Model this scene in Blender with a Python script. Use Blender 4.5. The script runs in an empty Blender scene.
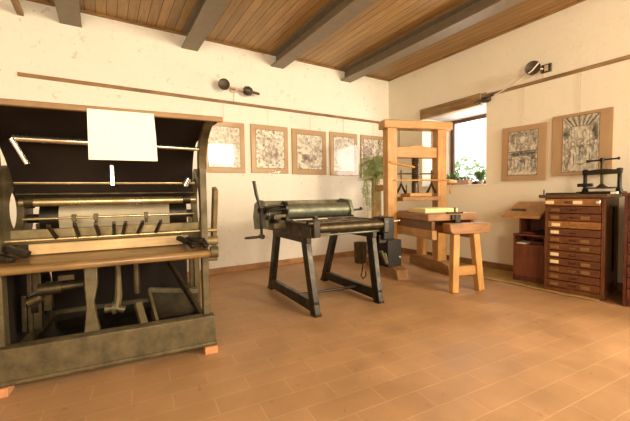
import bpy, bmesh, math, random
from mathutils import Vector, Matrix
R = math.radians
random.seed(7)
C = bpy.context.scene.collection
sc = bpy.context.scene

# ------------------------------------------------------------------ helpers
class MB:
    def __init__(s): s.bm = bmesh.new()
    def box(s, x0, x1, y0, y1, z0, z1, M=None):
        v = [s.bm.verts.new(p) for p in ((x0,y0,z0),(x1,y0,z0),(x1,y1,z0),(x0,y1,z0),(x0,y0,z1),(x1,y0,z1),(x1,y1,z1),(x0,y1,z1))]
        for f in ((3,2,1,0),(4,5,6,7),(0,1,5,4),(1,2,6,5),(2,3,7,6),(3,0,4,7)): s.bm.faces.new([v[i] for i in f])
        if M is not None:
            for q in v: q.co = M @ q.co
        return s
    def bar(s, p0, p1, w, h, up=(0,0,1)):
        """rectangular bar from p0 to p1, w across, h along up"""
        p0, p1 = Vector(p0), Vector(p1); d = p1-p0; L = d.length; d.normalize()
        up = Vector(up)
        sx = d.cross(up)
        if sx.length < 1e-4: up = Vector((0,1,0)); sx = d.cross(up)
        sx.normalize(); uu = sx.cross(d)
        M = Matrix((( sx.x, uu.x, d.x, p0.x),(sx.y, uu.y, d.y, p0.y),(sx.z, uu.z, d.z, p0.z),(0,0,0,1)))
        return s.box(-w/2, w/2, -h/2, h/2, 0, L, M)
    def cyl(s, p0, p1, r0, r1=None, seg=18, caps=True):
        return s.tube([p0, p1], [r0, r0 if r1 is None else r1], seg, caps)
    def tube(s, pts, r, seg=10, caps=True):
        pts = [Vector(p) for p in pts]; n = len(pts)
        rs = r if isinstance(r, (list, tuple)) else [r]*n
        rings = []; a = None
        for i, p in enumerate(pts):
            d = (pts[min(i+1, n-1)]-pts[max(i-1, 0)])
            if d.length < 1e-7: d = Vector((0,0,1))
            d.normalize()
            if a is None:
                a = d.orthogonal().normalized()
            else:
                a = a-d*a.dot(d)
                a = d.orthogonal().normalized() if a.length < 1e-5 else a.normalized()
            b = d.cross(a)
            rings.append([s.bm.verts.new(p+(a*math.cos(t)+b*math.sin(t))*rs[i]) for t in [2*math.pi*k/seg for k in range(seg)]])
        for i in range(n-1):
            for k in range(seg):
                s.bm.faces.new((rings[i][k], rings[i][(k+1)%seg], rings[i+1][(k+1)%seg], rings[i+1][k]))
        if caps:
            s.bm.faces.new(list(reversed(rings[0]))); s.bm.faces.new(rings[-1])
        return s
    def lathe(s, prof, o=(0,0,0), axis=(0,0,1), seg=24):
        """prof: (r, h) along axis"""
        ax = Vector(axis).normalized(); a = ax.orthogonal().normalized(); b = ax.cross(a); o = Vector(o)
        rings = [[s.bm.verts.new(o+ax*h+(a*math.cos(t)+b*math.sin(t))*max(r, 1e-4)) for t in [2*math.pi*k/seg for k in range(seg)]] for r, h in prof]
        for i in range(len(rings)-1):
            for k in range(seg):
                s.bm.faces.new((rings[i][k], rings[i][(k+1)%seg], rings[i+1][(k+1)%seg], rings[i+1][k]))
        s.bm.faces.new(list(reversed(rings[0]))); s.bm.faces.new(rings[-1])
        return s
    def prism(s, poly, f0, f1):
        """poly of 2D points; f0/f1 map a 2D point to 3D on the two sides"""
        A = [s.bm.verts.new(f0(*p)) for p in poly]; B = [s.bm.verts.new(f1(*p)) for p in poly]
        n = len(poly)
        s.bm.faces.new(A); s.bm.faces.new(list(reversed(B)))
        for i in range(n): s.bm.faces.new((A[i], B[i], B[(i+1)%n], A[(i+1)%n]))
        return s
    def strip(s, A, B, th):
        """solid sheet between polylines A and B (3D), thickness vectors th (list)"""
        n = len(A)
        a = [s.bm.verts.new(p) for p in A]; b = [s.bm.verts.new(p) for p in B]
        c = [s.bm.verts.new(Vector(p)+Vector(t)) for p, t in zip(A, th)]; d = [s.bm.verts.new(Vector(p)+Vector(t)) for p, t in zip(B, th)]
        for i in range(n-1):
            s.bm.faces.new((a[i], a[i+1], b[i+1], b[i])); s.bm.faces.new((c[i], d[i], d[i+1], c[i+1]))
            s.bm.faces.new((a[i], c[i], c[i+1], a[i+1])); s.bm.faces.new((b[i], b[i+1], d[i+1], d[i]))
        s.bm.faces.new((a[0], b[0], d[0], c[0])); s.bm.faces.new((a[-1], c[-1], d[-1], b[-1]))
        return s
    def ringplate(s, cy, cz, ry0, rz0, ry1, rz1, x0, x1, seg=32):
        """elliptic ring in the yz plane, between x0 and x1"""
        L = []
        for x in (x0, x1):
            for ry, rz in ((ry0, rz0), (ry1, rz1)):
                L.append([s.bm.verts.new((x, cy+ry*math.cos(t), cz+rz*math.sin(t))) for t in [2*math.pi*k/seg for k in range(seg)]])
        for k in range(seg):
            j = (k+1) % seg
            for p, q in ((L[0], L[1]), (L[1], L[3]), (L[3], L[2]), (L[2], L[0])):
                s.bm.faces.new((p[k], p[j], q[j], q[k]))
        return s
    def build(s, name, mat, parent=None, bevel=0, smooth=True, label=None):
        bmesh.ops.recalc_face_normals(s.bm, faces=s.bm.faces[:])
        me = bpy.data.meshes.new(name); s.bm.to_mesh(me); s.bm.free()
        for m in (mat if isinstance(mat, (list, tuple)) else [mat]): me.materials.append(m)
        if smooth:
            me.polygons.foreach_set('use_smooth', [True]*len(me.polygons))
            me.set_sharp_from_angle(angle=R(35))
        o = bpy.data.objects.new(name, me); C.objects.link(o)
        if parent is not None: o.parent = parent
        if bevel:
            b = o.modifiers.new('bevel', 'BEVEL'); b.width = bevel; b.segments = 2; b.limit_method = 'ANGLE'; b.angle_limit = R(40)
        if label: o['label'] = label
        return o

def tag(o, label, cat, group=None, kind=None):
    o['label'] = label; o['category'] = cat
    if group: o['group'] = group
    if kind: o['kind'] = kind
    return o
def thing(name, label, cat, loc=(0,0,0), rz=0, group=None):
    o = bpy.data.objects.new(name, None); C.objects.link(o)
    o.empty_display_size = .1
    o.location = loc; o.rotation_euler = (0,0,R(rz))
    return tag(o, label, cat, group)
def struct(o, label, cat): return tag(o, label, cat, kind='structure')

# ------------------------------------------------------------------ materials
def newmat(name):
    m = bpy.data.materials.new(name); m.use_nodes = True
    nt = m.node_tree; b = nt.nodes['Principled BSDF']
    return m, nt, b
def N(nt, t, **kw):
    n = nt.nodes.new(t)
    for k, v in kw.items():
        if k in n.inputs: n.inputs[k].default_value = v
        else: setattr(n, k, v)
    return n
def ramp(nt, stops, fac=None, interp='LINEAR'):
    n = nt.nodes.new('ShaderNodeValToRGB'); n.color_ramp.interpolation = interp
    e = n.color_ramp.elements
    while len(e) < len(stops): e.new(.5)
    for x, (p, c) in zip(e, stops):
        x.position = p; x.color = (*c, 1) if len(c) == 3 else c
    if fac is not None: nt.links.new(fac, n.inputs['Fac'])
    return n
def coords(nt, scale=(1,1,1), rot=(0,0,0), loc=(0,0,0), rnd=False):
    tc = nt.nodes.new('ShaderNodeTexCoord'); mp = nt.nodes.new('ShaderNodeMapping')
    mp.inputs['Scale'].default_value = scale; mp.inputs['Rotation'].default_value = rot; mp.inputs['Location'].default_value = loc
    nt.links.new(tc.outputs['Object'], mp.inputs['Vector'])
    return mp.outputs['Vector']
def bump(nt, b, h, strength, dist=.01):
    bp = nt.nodes.new('ShaderNodeBump'); bp.inputs['Strength'].default_value = strength; bp.inputs['Distance'].default_value = dist
    nt.links.new(h, bp.inputs['Height']); nt.links.new(bp.outputs['Normal'], b.inputs['Normal'])
def mix(nt, a, b_, fac, mode='MIX'):
    n = nt.nodes.new('ShaderNodeMix'); n.data_type = 'RGBA'; n.blend_type = mode
    for s, v in ((n.inputs[0], fac), (n.inputs[6], a), (n.inputs[7], b_)):
        if isinstance(v, bpy.types.NodeSocket): nt.links.new(v, s)
        elif isinstance(v, (int, float)): s.default_value = v
        else: s.default_value = (*v, 1)
    return n.outputs[2]

def wood(name, dark, light, axis='x', rough=.5, scale=1., spec=.4, contrast=(.3,.7)):
    m, nt, b = newmat(name)
    s = {'x': (1.2,14,14), 'y': (14,1.2,14), 'z': (14,14,1.2)}[axis]
    v = coords(nt, tuple(k*scale for k in s))
    n = N(nt, 'ShaderNodeTexNoise', Scale=2.2, Detail=6, Roughness=.62, Distortion=.6); nt.links.new(v, n.inputs['Vector'])
    r = ramp(nt, [(contrast[0], dark), (contrast[1], light)], n.outputs['Fac'])
    v2 = coords(nt, (1.7,1.7,1.7))
    n2 = N(nt, 'ShaderNodeTexNoise', Scale=2.5, Detail=3); nt.links.new(v2, n2.inputs['Vector'])
    r2 = ramp(nt, [(.3, (.72,.70,.68)), (.65, (1.08,1.04,1))], n2.outputs['Fac'])
    nt.links.new(mix(nt, r.outputs['Color'], r2.outputs['Color'], 1., 'MULTIPLY'), b.inputs['Base Color'])
    b.inputs['Roughness'].default_value = rough; b.inputs['Specular IOR Level'].default_value = spec
    bump(nt, b, n.outputs['Fac'], .12, .004)
    return m
def metal(name, c1, c2, rough=.4, met=.8, scale=9.):
    m, nt, b = newmat(name)
    v = coords(nt, (scale,)*3)
    n = N(nt, 'ShaderNodeTexNoise', Scale=1., Detail=6, Roughness=.65); nt.links.new(v, n.inputs['Vector'])
    r = ramp(nt, [(.35, c1), (.65, c2)], n.outputs['Fac'])
    nt.links.new(r.outputs['Color'], b.inputs['Base Color'])
    rr = ramp(nt, [(.3, (rough+.12,)*3), (.7, (max(rough-.1,.05),)*3)], n.outputs['Fac'])
    nt.links.new(rr.outputs['Color'], b.inputs['Roughness'])
    b.inputs['Metallic'].default_value = met
    bump(nt, b, n.outputs['Fac'], .08, .004)
    return m
def plain(name, c, rough=.6, met=0., var=.12, scale=14., spec=.4):
    m, nt, b = newmat(name)
    v = coords(nt, (scale,)*3)
    n = N(nt, 'ShaderNodeTexNoise', Scale=1., Detail=4); nt.links.new(v, n.inputs['Vector'])
    r = ramp(nt, [(.3, tuple(k*(1-var) for k in c)), (.7, tuple(min(1, k*(1+var)) for k in c))], n.outputs['Fac'])
    nt.links.new(r.outputs['Color'], b.inputs['Base Color'])
    b.inputs['Roughness'].default_value = rough; b.inputs['Metallic'].default_value = met; b.inputs['Specular IOR Level'].default_value = spec
    return m

def plaster(name, base, spots=1.):
    m, nt, b = newmat(name)
    v = coords(nt)
    n = N(nt, 'ShaderNodeTexNoise', Scale=1.1, Detail=5, Roughness=.6); nt.links.new(v, n.inputs['Vector'])
    r = ramp(nt, [(.3, tuple(k*.94 for k in base)), (.7, base)], n.outputs['Fac'])
    # small scuffs and flecks in the plaster
    n2 = N(nt, 'ShaderNodeTexNoise', Scale=9, Detail=3, Roughness=.6, Distortion=1.2); nt.links.new(v, n2.inputs['Vector'])
    f2 = ramp(nt, [(.63, (0,0,0)), (.71, (spots*.55,)*3)], n2.outputs['Fac'])
    c = mix(nt, r.outputs['Color'], (.50,.47,.42), f2.outputs['Color'])
    n4 = N(nt, 'ShaderNodeTexNoise', Scale=26, Detail=2); nt.links.new(v, n4.inputs['Vector'])
    f4 = ramp(nt, [(.68, (0,0,0)), (.74, (spots*.6,)*3)], n4.outputs['Fac'])
    c = mix(nt, c, (.36,.33,.27), f4.outputs['Color'])
    nt.links.new(c, b.inputs['Base Color'])
    b.inputs['Roughness'].default_value = .85; b.inputs['Specular IOR Level'].default_value = .2
    n3 = N(nt, 'ShaderNodeTexNoise', Scale=14, Detail=5); nt.links.new(v, n3.inputs['Vector'])
    bump(nt, b, n3.outputs['Fac'], .25, .012)
    return m

def floor_mat():
    m, nt, b = newmat('terracotta_tiles')
    v = coords(nt, (1,1,1), (0,0,R(5.2)), (5.467,2.85,0))
    br = nt.nodes.new('ShaderNodeTexBrick')
    br.offset = .5
    for k, x in (('Scale',1.),('Brick Width',.442),('Row Height',.172),('Mortar Size',.0045),('Mortar Smooth',.3),('Bias',0.)): br.inputs[k].default_value = x
    br.inputs['Color1'].default_value = (.40,.232,.113,1); br.inputs['Color2'].default_value = (.372,.210,.101,1); br.inputs['Mortar'].default_value = (.45,.275,.14,1)
    nt.links.new(v, br.inputs['Vector'])
    n = N(nt, 'ShaderNodeTexNoise', Scale=2.2, Detail=6, Roughness=.6); nt.links.new(v, n.inputs['Vector'])
    r = ramp(nt, [(.3, (.80,.77,.72)), (.7, (1.14,1.12,1.06))], n.outputs['Fac'])
    c = mix(nt, br.outputs['Color'], r.outputs['Color'], 1., 'MULTIPLY')
    n2 = N(nt, 'ShaderNodeTexNoise', Scale=11, Detail=3, Distortion=1.); nt.links.new(v, n2.inputs['Vector'])
    f = ramp(nt, [(.66, (0,0,0)), (.74, (.5,)*3)], n2.outputs['Fac'])
    c = mix(nt, c, (.17,.085,.05), f.outputs['Color'])
    nt.links.new(c, b.inputs['Base Color'])
    rr = ramp(nt, [(.3, (.44,)*3), (.7, (.60,)*3)], n.outputs['Fac'])
    nt.links.new(rr.outputs['Color'], b.inputs['Roughness'])
    b.inputs['Specular IOR Level'].default_value = .5
    inv = N(nt, 'ShaderNodeMath', operation='SUBTRACT'); inv.inputs[0].default_value = 1.; nt.links.new(br.outputs['Fac'], inv.inputs[1])
    bump(nt, b, inv.outputs[0], .25, .004)
    return m

def plank_mat():
    m, nt, b = newmat('ceiling_planks')
    v = coords(nt, (1,1,1), (0,0,R(90)))
    br = nt.nodes.new('ShaderNodeTexBrick'); br.offset = .37
    for k, x in (('Scale',1.),('Brick Width',9.),('Row Height',.118),('Mortar Size',.005),('Mortar Smooth',.2),('Bias',0.)): br.inputs[k].default_value = x
    br.inputs['Color1'].default_value = (.40,.24,.090,1); br.inputs['Color2'].default_value = (.28,.165,.060,1); br.inputs['Mortar'].default_value = (.08,.035,.012,1)
    nt.links.new(v, br.inputs['Vector'])
    v2 = coords(nt, (22,1.3,1))
    n = N(nt, 'ShaderNodeTexNoise', Scale=1.6, Detail=6, Roughness=.6, Distortion=.5); nt.links.new(v2, n.inputs['Vector'])
    r = ramp(nt, [(.3, (.70,.66,.6)), (.7, (1.25,1.22,1.15))], n.outputs['Fac'])
    c = mix(nt, br.outputs['Color'], r.outputs['Color'], 1., 'MULTIPLY')
    nt.links.new(c, b.inputs['Base Color'])
    b.inputs['Roughness'].default_value = .42; b.inputs['Specular IOR Level'].default_value = .4
    bump(nt, b, br.outputs['Fac'], -.4, .006)
    return m

def glass_mat(name='clear_glass', rough=.03):
    m = bpy.data.materials.new(name); m.use_nodes = True; nt = m.node_tree; nt.nodes.clear()
    o = nt.nodes.new('ShaderNodeOutputMaterial'); t = nt.nodes.new('ShaderNodeBsdfTransparent'); g = nt.nodes.new('ShaderNodeBsdfGlossy')
    g.inputs['Roughness'].default_value = rough
    fr = nt.nodes.new('ShaderNodeFresnel'); fr.inputs['IOR'].default_value = 1.5
    mx = nt.nodes.new('ShaderNodeMixShader')
    ge = nt.nodes.new('ShaderNodeNewGeometry'); fm = N(nt, 'ShaderNodeMath', operation='MULTIPLY_ADD')
    fm.inputs[1].default_value = -1.; nt.links.new(ge.outputs['Backfacing'], fm.inputs[0]); fm.inputs[2].default_value = 1.
    fn_ = N(nt, 'ShaderNodeMath', operation='MULTIPLY'); nt.links.new(fr.outputs[0], fn_.inputs[0]); nt.links.new(fm.outputs[0], fn_.inputs[1])
    nt.links.new(fn_.outputs[0], mx.inputs[0]); nt.links.new(t.outputs[0], mx.inputs[1]); nt.links.new(g.outputs[0], mx.inputs[2]); nt.links.new(mx.outputs[0], o.inputs[0])
    return m

def ink_mat():
    m, nt, b = newmat('printed_paper')
    a = nt.nodes.new('ShaderNodeVertexColor'); a.layer_name = 'ink'
    nt.links.new(a.outputs['Color'], b.inputs['Base Color']); b.inputs['Roughness'].default_value = .8; b.inputs['Specular IOR Level'].default_value = .2
    return m

def leaf_mat(name, c1, c2):
    m, nt, b = newmat(name)
    v = coords(nt, (9,9,9))
    n = N(nt, 'ShaderNodeTexNoise', Scale=2., Detail=3); nt.links.new(v, n.inputs['Vector'])
    r = ramp(nt, [(.35, c1), (.65, c2)], n.outputs['Fac']); nt.links.new(r.outputs['Color'], b.inputs['Base Color'])
    b.inputs['Roughness'].default_value = .55
    if 'Subsurface Weight' in b.inputs: pass
    return m

M = {}
M['wall'] = plaster('lime_plaster', (.86,.81,.70))
M['wall_r'] = plaster('lime_plaster_smooth', (.88,.81,.67), .35)
M['niche'] = plaster('whitewash', (.88,.86,.82), .5)
M['floor'] = floor_mat()
M['ceil'] = plank_mat()
M['beam'] = plain('beam_paint', (.21,.165,.110), .5, .1, .08)
M['rail'] = wood('rail_wood', (.20,.10,.035), (.36,.20,.075), 'x', .5)
M['base'] = wood('skirting_wood', (.33,.16,.06), (.50,.27,.11), 'x', .5)
M['lintel'] = wood('lintel_wood', (.17,.105,.045), (.42,.27,.125), 'y', .7, .8)
M['mat'] = plain('tan_mount_board', (.50,.325,.175), .75, 0, .06, 5)
M['ink'] = ink_mat()
M['glass'] = glass_mat()
M['pglass'] = glass_mat('picture_glass', .055)
M['wire'] = plain('wire_grey', (.55,.47,.36), .5)
M['iron'] = metal('black_iron', (.012,.009,.006), (.040,.030,.018), .34, .6)
M['iron2'] = metal('brown_iron', (.032,.024,.012), (.095,.068,.034), .40, .7)
M['olive'] = metal('olive_cast_iron', (.062,.046,.020), (.135,.102,.048), .48, .35)
M['brass_olive'] = metal('worn_olive_metal', (.16,.115,.050), (.27,.20,.09), .45, .4)
M['green'] = metal('grey_green_metal', (.10,.105,.070), (.19,.19,.125), .42, .4)
M['brass'] = metal('brass', (.36,.27,.13), (.60,.48,.26), .32, .85)
M['steel'] = metal('bright_steel', (.62,.56,.44), (.85,.78,.62), .22, .95)
M['drum'] = plain('pale_drum_blanket', (.50,.42,.28), .55, 0, .08, 8)
M['sheet'] = plain('dark_sheet', (.016,.010,.007), .75, 0, .25, 3, .15)
M['hoodedge'] = wood('hood_edge_wood', (.17,.095,.035), (.29,.17,.068), 'x', .45)
M['feed'] = wood('feed_board_wood', (.15,.085,.030), (.29,.17,.065), 'x', .26, 1., .5)
M['feedl'] = wood('feed_board_pale', (.50,.33,.15), (.66,.47,.24), 'x', .45)
M['paper'] = plain('white_paper', (.80,.75,.62), .85, 0, .03)
M['ypaper'] = plain('cream_paper', (.85,.73,.38), .85, 0, .03)
M['pine'] = wood('pine', (.46,.225,.060), (.62,.35,.115), 'z', .45)
M['pinex'] = wood('pine_cross', (.46,.225,.060), (.62,.35,.115), 'x', .45)
M['piney'] = wood('pine_long', (.36,.175,.055), (.52,.285,.10), 'y', .45)
M['bedw'] = wood('bed_plank', (.22,.10,.035), (.42,.215,.08), 'x', .45)
M['bedd'] = wood('dark_runner', (.09,.04,.016), (.17,.08,.03), 'y', .5)
M['foot'] = wood('foot_wood', (.24,.12,.042), (.40,.215,.085), 'y', .55)
M['oak'] = wood('cabinet_brown', (.11,.042,.014), (.22,.088,.030), 'z', .38)
M['oakx'] = wood('drawer_brown', (.088,.031,.012), (.20,.072,.025), 'y', .36)
M['oakl'] = wood('drawer_orange', (.26,.105,.030), (.42,.20,.065), 'y', .40)
M['top'] = wood('top_slab', (.075,.035,.018), (.155,.075,.038), 'y', .32)
M['red'] = wood('reddish_board', (.155,.045,.022), (.235,.075,.036), 'z', .42)
M['redd'] = wood('dark_red_board', (.085,.022,.014), (.16,.045,.026), 'z', .4)
M['tray'] = wood('honey_board', (.40,.205,.06), (.56,.32,.11), 'y', .45)
M['label'] = plain('cream_label', (.85,.70,.42), .6, 0, .05)
M['olabel'] = plain('brass_label_frame', (.27,.14,.05), .4, .2, .1)
M['mat_floor'] = plain('yellow_sheet', (.40,.27,.095), .7, 0, .12, 6)
M['brick'] = plain('brick', (.52,.23,.10), .8, 0, .15, 20)
M['dark'] = plain('dark_paint', (.009,.007,.005), .35, 0, .1, 14, .25)
M['lampd'] = plain('lamp_dark_brown', (.075,.055,.035), .45, .4)
M['porcelain'] = plain('pinkish_porcelain', (.62,.47,.34), .4)
M['cable'] = plain('white_cable', (.80,.74,.62), .5)
M['fern'] = leaf_mat('fern_leaf', (.26,.36,.11), (.56,.64,.30))
M['grass'] = leaf_mat('grass_leaf', (.05,.11,.03), (.17,.27,.08))
M['bushl'] = leaf_mat('bush_leaf', (.10,.20,.06), (.32,.46,.20))
M['terra'] = plain('flower_pot_clay', (.45,.20,.10), .8)
M['pink'] = plain('pink_pot', (.55,.36,.30), .7)
M['frame'] = wood('window_brown', (.085,.040,.018), (.15,.075,.036), 'z', .5)
M['ground'] = plain('outside_ground', (.35,.32,.24), .9, 0, .2, 2)

# ------------------------------------------------------------------ setting
H = 3.609
XL, YF = -7.7, -8.4
b = MB().box(XL-.3, .4, YF-.3, .3, -.2, 0); struct(b.build('floor', M['floor'], smooth=False), 'terracotta tile floor laid in running bond', 'floor')
b = MB().box(XL-.3, .4, YF-.3, .3, H, H+.2); struct(b.build('ceiling', M['ceil'], smooth=False), 'ceiling of narrow varnished wooden planks', 'ceiling')
b = MB().box(XL-.3, .4, 0, .3, 0, H); struct(b.build('wall_back', M['wall'], smooth=False), 'white plastered back wall with a row of prints', 'wall')
b = MB().box(XL-.3, XL, YF, 0, 0, H); struct(b.build('wall_left', M['wall'], smooth=False), 'plastered wall on the left', 'wall')

def wall_open(name, mat, label, f, a0, a1, openings, depth):
    """wall along a, thickness mapped by f(a, t, z); openings (a0,a1,z0,z1) sorted"""
    m = MB(); cur = a0
    def bx(p0, p1, z0, z1):
        if p1-p0 < 1e-4 or z1-z0 < 1e-4: return
        q0 = f(p0, 0, z0); q1 = f(p1, depth, z1)
        m.box(min(q0[0],q1[0]), max(q0[0],q1[0]), min(q0[1],q1[1]), max(q0[1],q1[1]), z0, z1)
    for o0, o1, z0, z1 in openings:
        bx(cur, o0, 0, H); bx(o0, o1, 0, z0); bx(o0, o1, z1, H); cur = o1
    bx(cur, a1, 0, H)
    return struct(m.build(name, mat, smooth=False), label, 'wall')
WY0, WY1, WZ0, WZ1 = -2.157, -.885, 1.345, 2.63
WYN = -2.52
w3 = (-7.9, -5.3, .35, 2.12)
w2 = (-1.62, -.55, 2.5, 3.35)
w4 = (-6.6, -5.0, 1.1, 3.0)
wall_open('wall_right', M['wall_r'], 'cream plastered right wall with the deep window niche', lambda a,t,z: (t, a, z), YF, 0, [w3, (WYN, WY1, WZ0, WZ1+.16)], .4)
wall_open('wall_front', M['wall'], 'plastered wall behind the viewer', lambda a,t,z: (a, YF-t, z), XL, 0, [w4, w2], .3)

# window niche: splayed reveal, whitewashed
m = MB()
YJ = -1.255                      # inner end of the splayed far jamb
m.prism([(0,WY1),(.4,WY1),(.4,YJ)], lambda x,y: (x,y,WZ0), lambda x,y: (x,y,WZ1))
struct(m.build('trim_niche_jamb', M['niche'], smooth=False), 'white splayed far jamb of the window niche', 'jamb')
m = MB(); m.prism([(0,WY0),(.4,WYN),(0,WYN)], lambda x,y: (x,y,WZ0), lambda x,y: (x,y,WZ1+.16))
struct(m.build('trim_niche_near_jamb', M['wall_r'], smooth=False), 'near jamb of the window niche splaying outward', 'jamb')
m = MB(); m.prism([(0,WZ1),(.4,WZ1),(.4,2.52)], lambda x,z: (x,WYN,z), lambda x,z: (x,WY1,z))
struct(m.build('trim_niche_head', plaster('grey_plaster', (.46,.42,.40), .8), smooth=False), 'whitewashed sloping head of the window niche', 'niche head')  # whitewash greyed in its colour to hold the shade of the head
m = MB(); m.prism([(-.015,WY0),(0,WY0),(.4,WYN),(.4,WY1),(-.015,WY1)], lambda x,y: (x,y,WZ0-.02), lambda x,y: (x,y,WZ0))
struct(m.build('trim_window_sill', M['niche'], bevel=.004), 'white sill of the window niche holding plants', 'sill')
m = MB(); m.box(-.03, .20, WY0+.08, WY1+.03, WZ1-.02, WZ1+.168)
struct(m.build('trim_lintel', M['lintel'], bevel=.012), 'rough old timber lintel over the window', 'lintel')
def window(n, y0, y1, z0, z1, f, label, mull=1, fw=.06):
    fr = MB()
    def bx(a0,a1,t0,t1,c0,c1):
        q0=f(a0,t0,c0); q1=f(a1,t1,c1)
        return (min(q0[0],q1[0]),max(q0[0],q1[0]),min(q0[1],q1[1]),max(q0[1],q1[1]),c0,c1)
    fr.box(*bx(y0,y0+fw,0,.05,z0,z1)); fr.box(*bx(y1-fw,y1,0,.05,z0,z1)); fr.box(*bx(y0+fw,y1-fw,0,.05,z1-fw,z1)); fr.box(*bx(y0+fw,y1-fw,0,.05,z0,z0+fw))
    for k in range(mull):
        c = y0+(y1-y0)*(k+1)/(mull+1); fr.box(*bx(c-fw/2,c+fw/2,0,.05,z0+fw,z1-fw))
    o = fr.build('window_%d'%n, M['frame'], bevel=.004); struct(o, label, 'window')
    g = MB().box(*bx(y0+fw*.8,y1-fw*.8,.02,.026,z0+fw*.8,z1-fw*.8)); g.build('pane', M['glass'], o, smooth=False)
    return o
window(1, WYN+.05, YJ, WZ0, 2.54, lambda a,t,z: (.345+t, a, z), 'dark wooden window in the right wall niche', 0)
window(2, w2[0], w2[1], w2[2], w2[3], lambda a,t,z: (a, YF-.1-t, z), 'high window in the wall behind the viewer')
window(3, w3[0], w3[1], w3[2], w3[3], lambda a,t,z: (.1+t, a, z), 'window in the right wall nearer the viewer')
window(4, w4[0], w4[1], w4[2], w4[3], lambda a,t,z: (a, YF-.1-t, z), 'left window in the wall behind the viewer')

# I-beams
for k, x in enumerate((-6.87, -5.46, -4.03, -2.60, -1.14)):
    m = MB(); zb = 3.392
    prof = [(-.115,zb),(.115,zb),(.115,zb+.022),(.018,zb+.032),(.018,H-.03),(.115,H-.02),(.115,H),(-.115,H),(-.115,H-.02),(-.018,H-.03),(-.018,zb+.032),(-.115,zb+.022)]
    m.prism(prof, lambda a,z: (x+a,.02,z), lambda a,z: (x+a,YF-.02,z))
    pos = ['first from the left, outside the frame', 'leftmost in view, over the large press', 'second in view from the left', 'third in view from the left', 'nearest to the right wall'][k]
    struct(m.build('trim_beam_%d'%(k+1), M['beam'], smooth=False), 'brown painted steel ceiling beam, '+pos, 'beam')
m = MB(); m.box(-5.975, -5.915, YF, .01, 3.385, 3.43)
struct(m.build('trim_conduit', M['lintel'], smooth=False), 'thin dark batten under the ceiling at upper left', 'batten')
# ceiling edge trim
m = MB(); m.box(XL, 0, -.025, 0, H-.03, H); struct(m.build('trim_cornice_back', M['rail'], smooth=False), 'thin dark strip where planks meet the back wall', 'strip')
m = MB(); m.box(-.025, 0, YF, -.025, H-.03, H); struct(m.build('trim_cornice_right', M['lintel'], smooth=False), 'thin dark strip where planks meet the right wall', 'strip')
m = MB(); m.box(XL, 0, -.02, 0, 0, .09); struct(m.build('baseboard_back', M['base'], bevel=.003), 'low wooden skirting on the back wall', 'baseboard')
m = MB(); m.box(-.02, 0, YF, -.02, 0, .10); struct(m.build('baseboard_right', wood('skirting_right', (.20,.10,.04), (.34,.18,.075), 'y', .5), bevel=.003), 'wooden skirting on the right wall', 'baseboard')
m = MB(); m.box(-6.0, 0, -.022, 0, 2.672, 2.717); struct(m.build('trim_rail_back', M['rail'], bevel=.004), 'wooden picture rail across the back wall', 'picture rail')
m = MB(); m.box(-.022, 0, YF, -2.10, 2.712, 2.757); struct(m.build('trim_rail_right', M['lintel'], bevel=.004), 'wooden picture rail on the right wall', 'picture rail')

# outside
m = MB().box(.5, 14, -9, 8, -.3, -.2); struct(m.build('ground', M['ground'], smooth=False), 'ground outside the window', 'ground')
def leaves(m, c, rad, n, L, W):
    for _ in range(n):
        d = Vector((random.gauss(0,1), random.gauss(0,1), random.gauss(0,1))).normalized()
        p = Vector(c)+Vector((d.x*rad[0], d.y*rad[1], d.z*rad[2]))*random.uniform(.55,1)
        a = Vector((random.gauss(0,1), random.gauss(0,1), random.gauss(0,.6))).normalized(); s_ = a.orthogonal().normalized()
        v = [m.bm.verts.new(q) for q in (p, p+a*L*.5+s_*W, p+a*L, p+a*L*.5-s_*W)]
        m.bm.faces.new(v)
t = thing('garden_bush', 'pale green bush outside the niche window', 'bush', (5.5, 2.2, -.2))
m = MB()
for c, r in (((0,0,1.5),(1.3,1.7,1.2)), ((.3,1.3,1.9),(1.,1.2,1.1)), ((-.2,-1.4,1.2),(1.,1.2,.9))): leaves(m, c, r, 700, .24, .06)
m.build('foliage', M['bushl'], t, smooth=False)
MB().tube([(0,0,0),(0,.05,.6),(.05,0,1.3)], [.09,.07,.04]).build('stem', M['lintel'], t)

# ------------------------------------------------------------------ prints
def lin(c): return tuple((k/12.92 if k <= .04045 else ((k+.055)/1.055)**2.4) for k in c)
def make_art(name, w, h, fn, parent, place, nx=76, ny=92, ink=(.055,.045,.035)):
    """a printed sheet, ink density fn(u,v) 0..1 (v up); place maps (x,z) to 3D"""
    bm = bmesh.new(); g = [[bm.verts.new(place(w*(i/nx-.5), h*(j/ny-.5))) for i in range(nx+1)] for j in range(ny+1)]
    lay = bm.loops.layers.float_color.new('ink')
    for j in range(ny):
        for i in range(nx):
            f = bm.faces.new((g[j][i], g[j][i+1], g[j+1][i+1], g[j+1][i]))
            d = max(0., min(1., fn((i+.5)/nx, (j+.5)/ny)))
            p, k = (.83,.77,.64), ink
            c = [p[q]*(1-d)+k[q]*d for q in range(3)]
            for l in f.loops: l[lay] = (*c, 1)
    me = bpy.data.meshes.new(name); bm.to_mesh(me); bm.free(); me.materials.append(M['ink'])
    o = bpy.data.objects.new(name, me); C.objects.link(o); o.parent = parent
    return o
def vnoise(seed):
    rnd = random.Random(seed); T = [[rnd.random() for _ in range(64)] for _ in range(64)]
    def f(x, y):
        i, j = int(math.floor(x)), int(math.floor(y)); a, b_ = x-i, y-j
        a = a*a*(3-2*a); b_ = b_*b_*(3-2*b_)
        q = lambda p, r: T[r % 64][p % 64]
        return (q(i,j)*(1-a)+q(i+1,j)*a)*(1-b_)+(q(i,j+1)*(1-a)+q(i+1,j+1)*a)*b_
    return f
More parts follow.
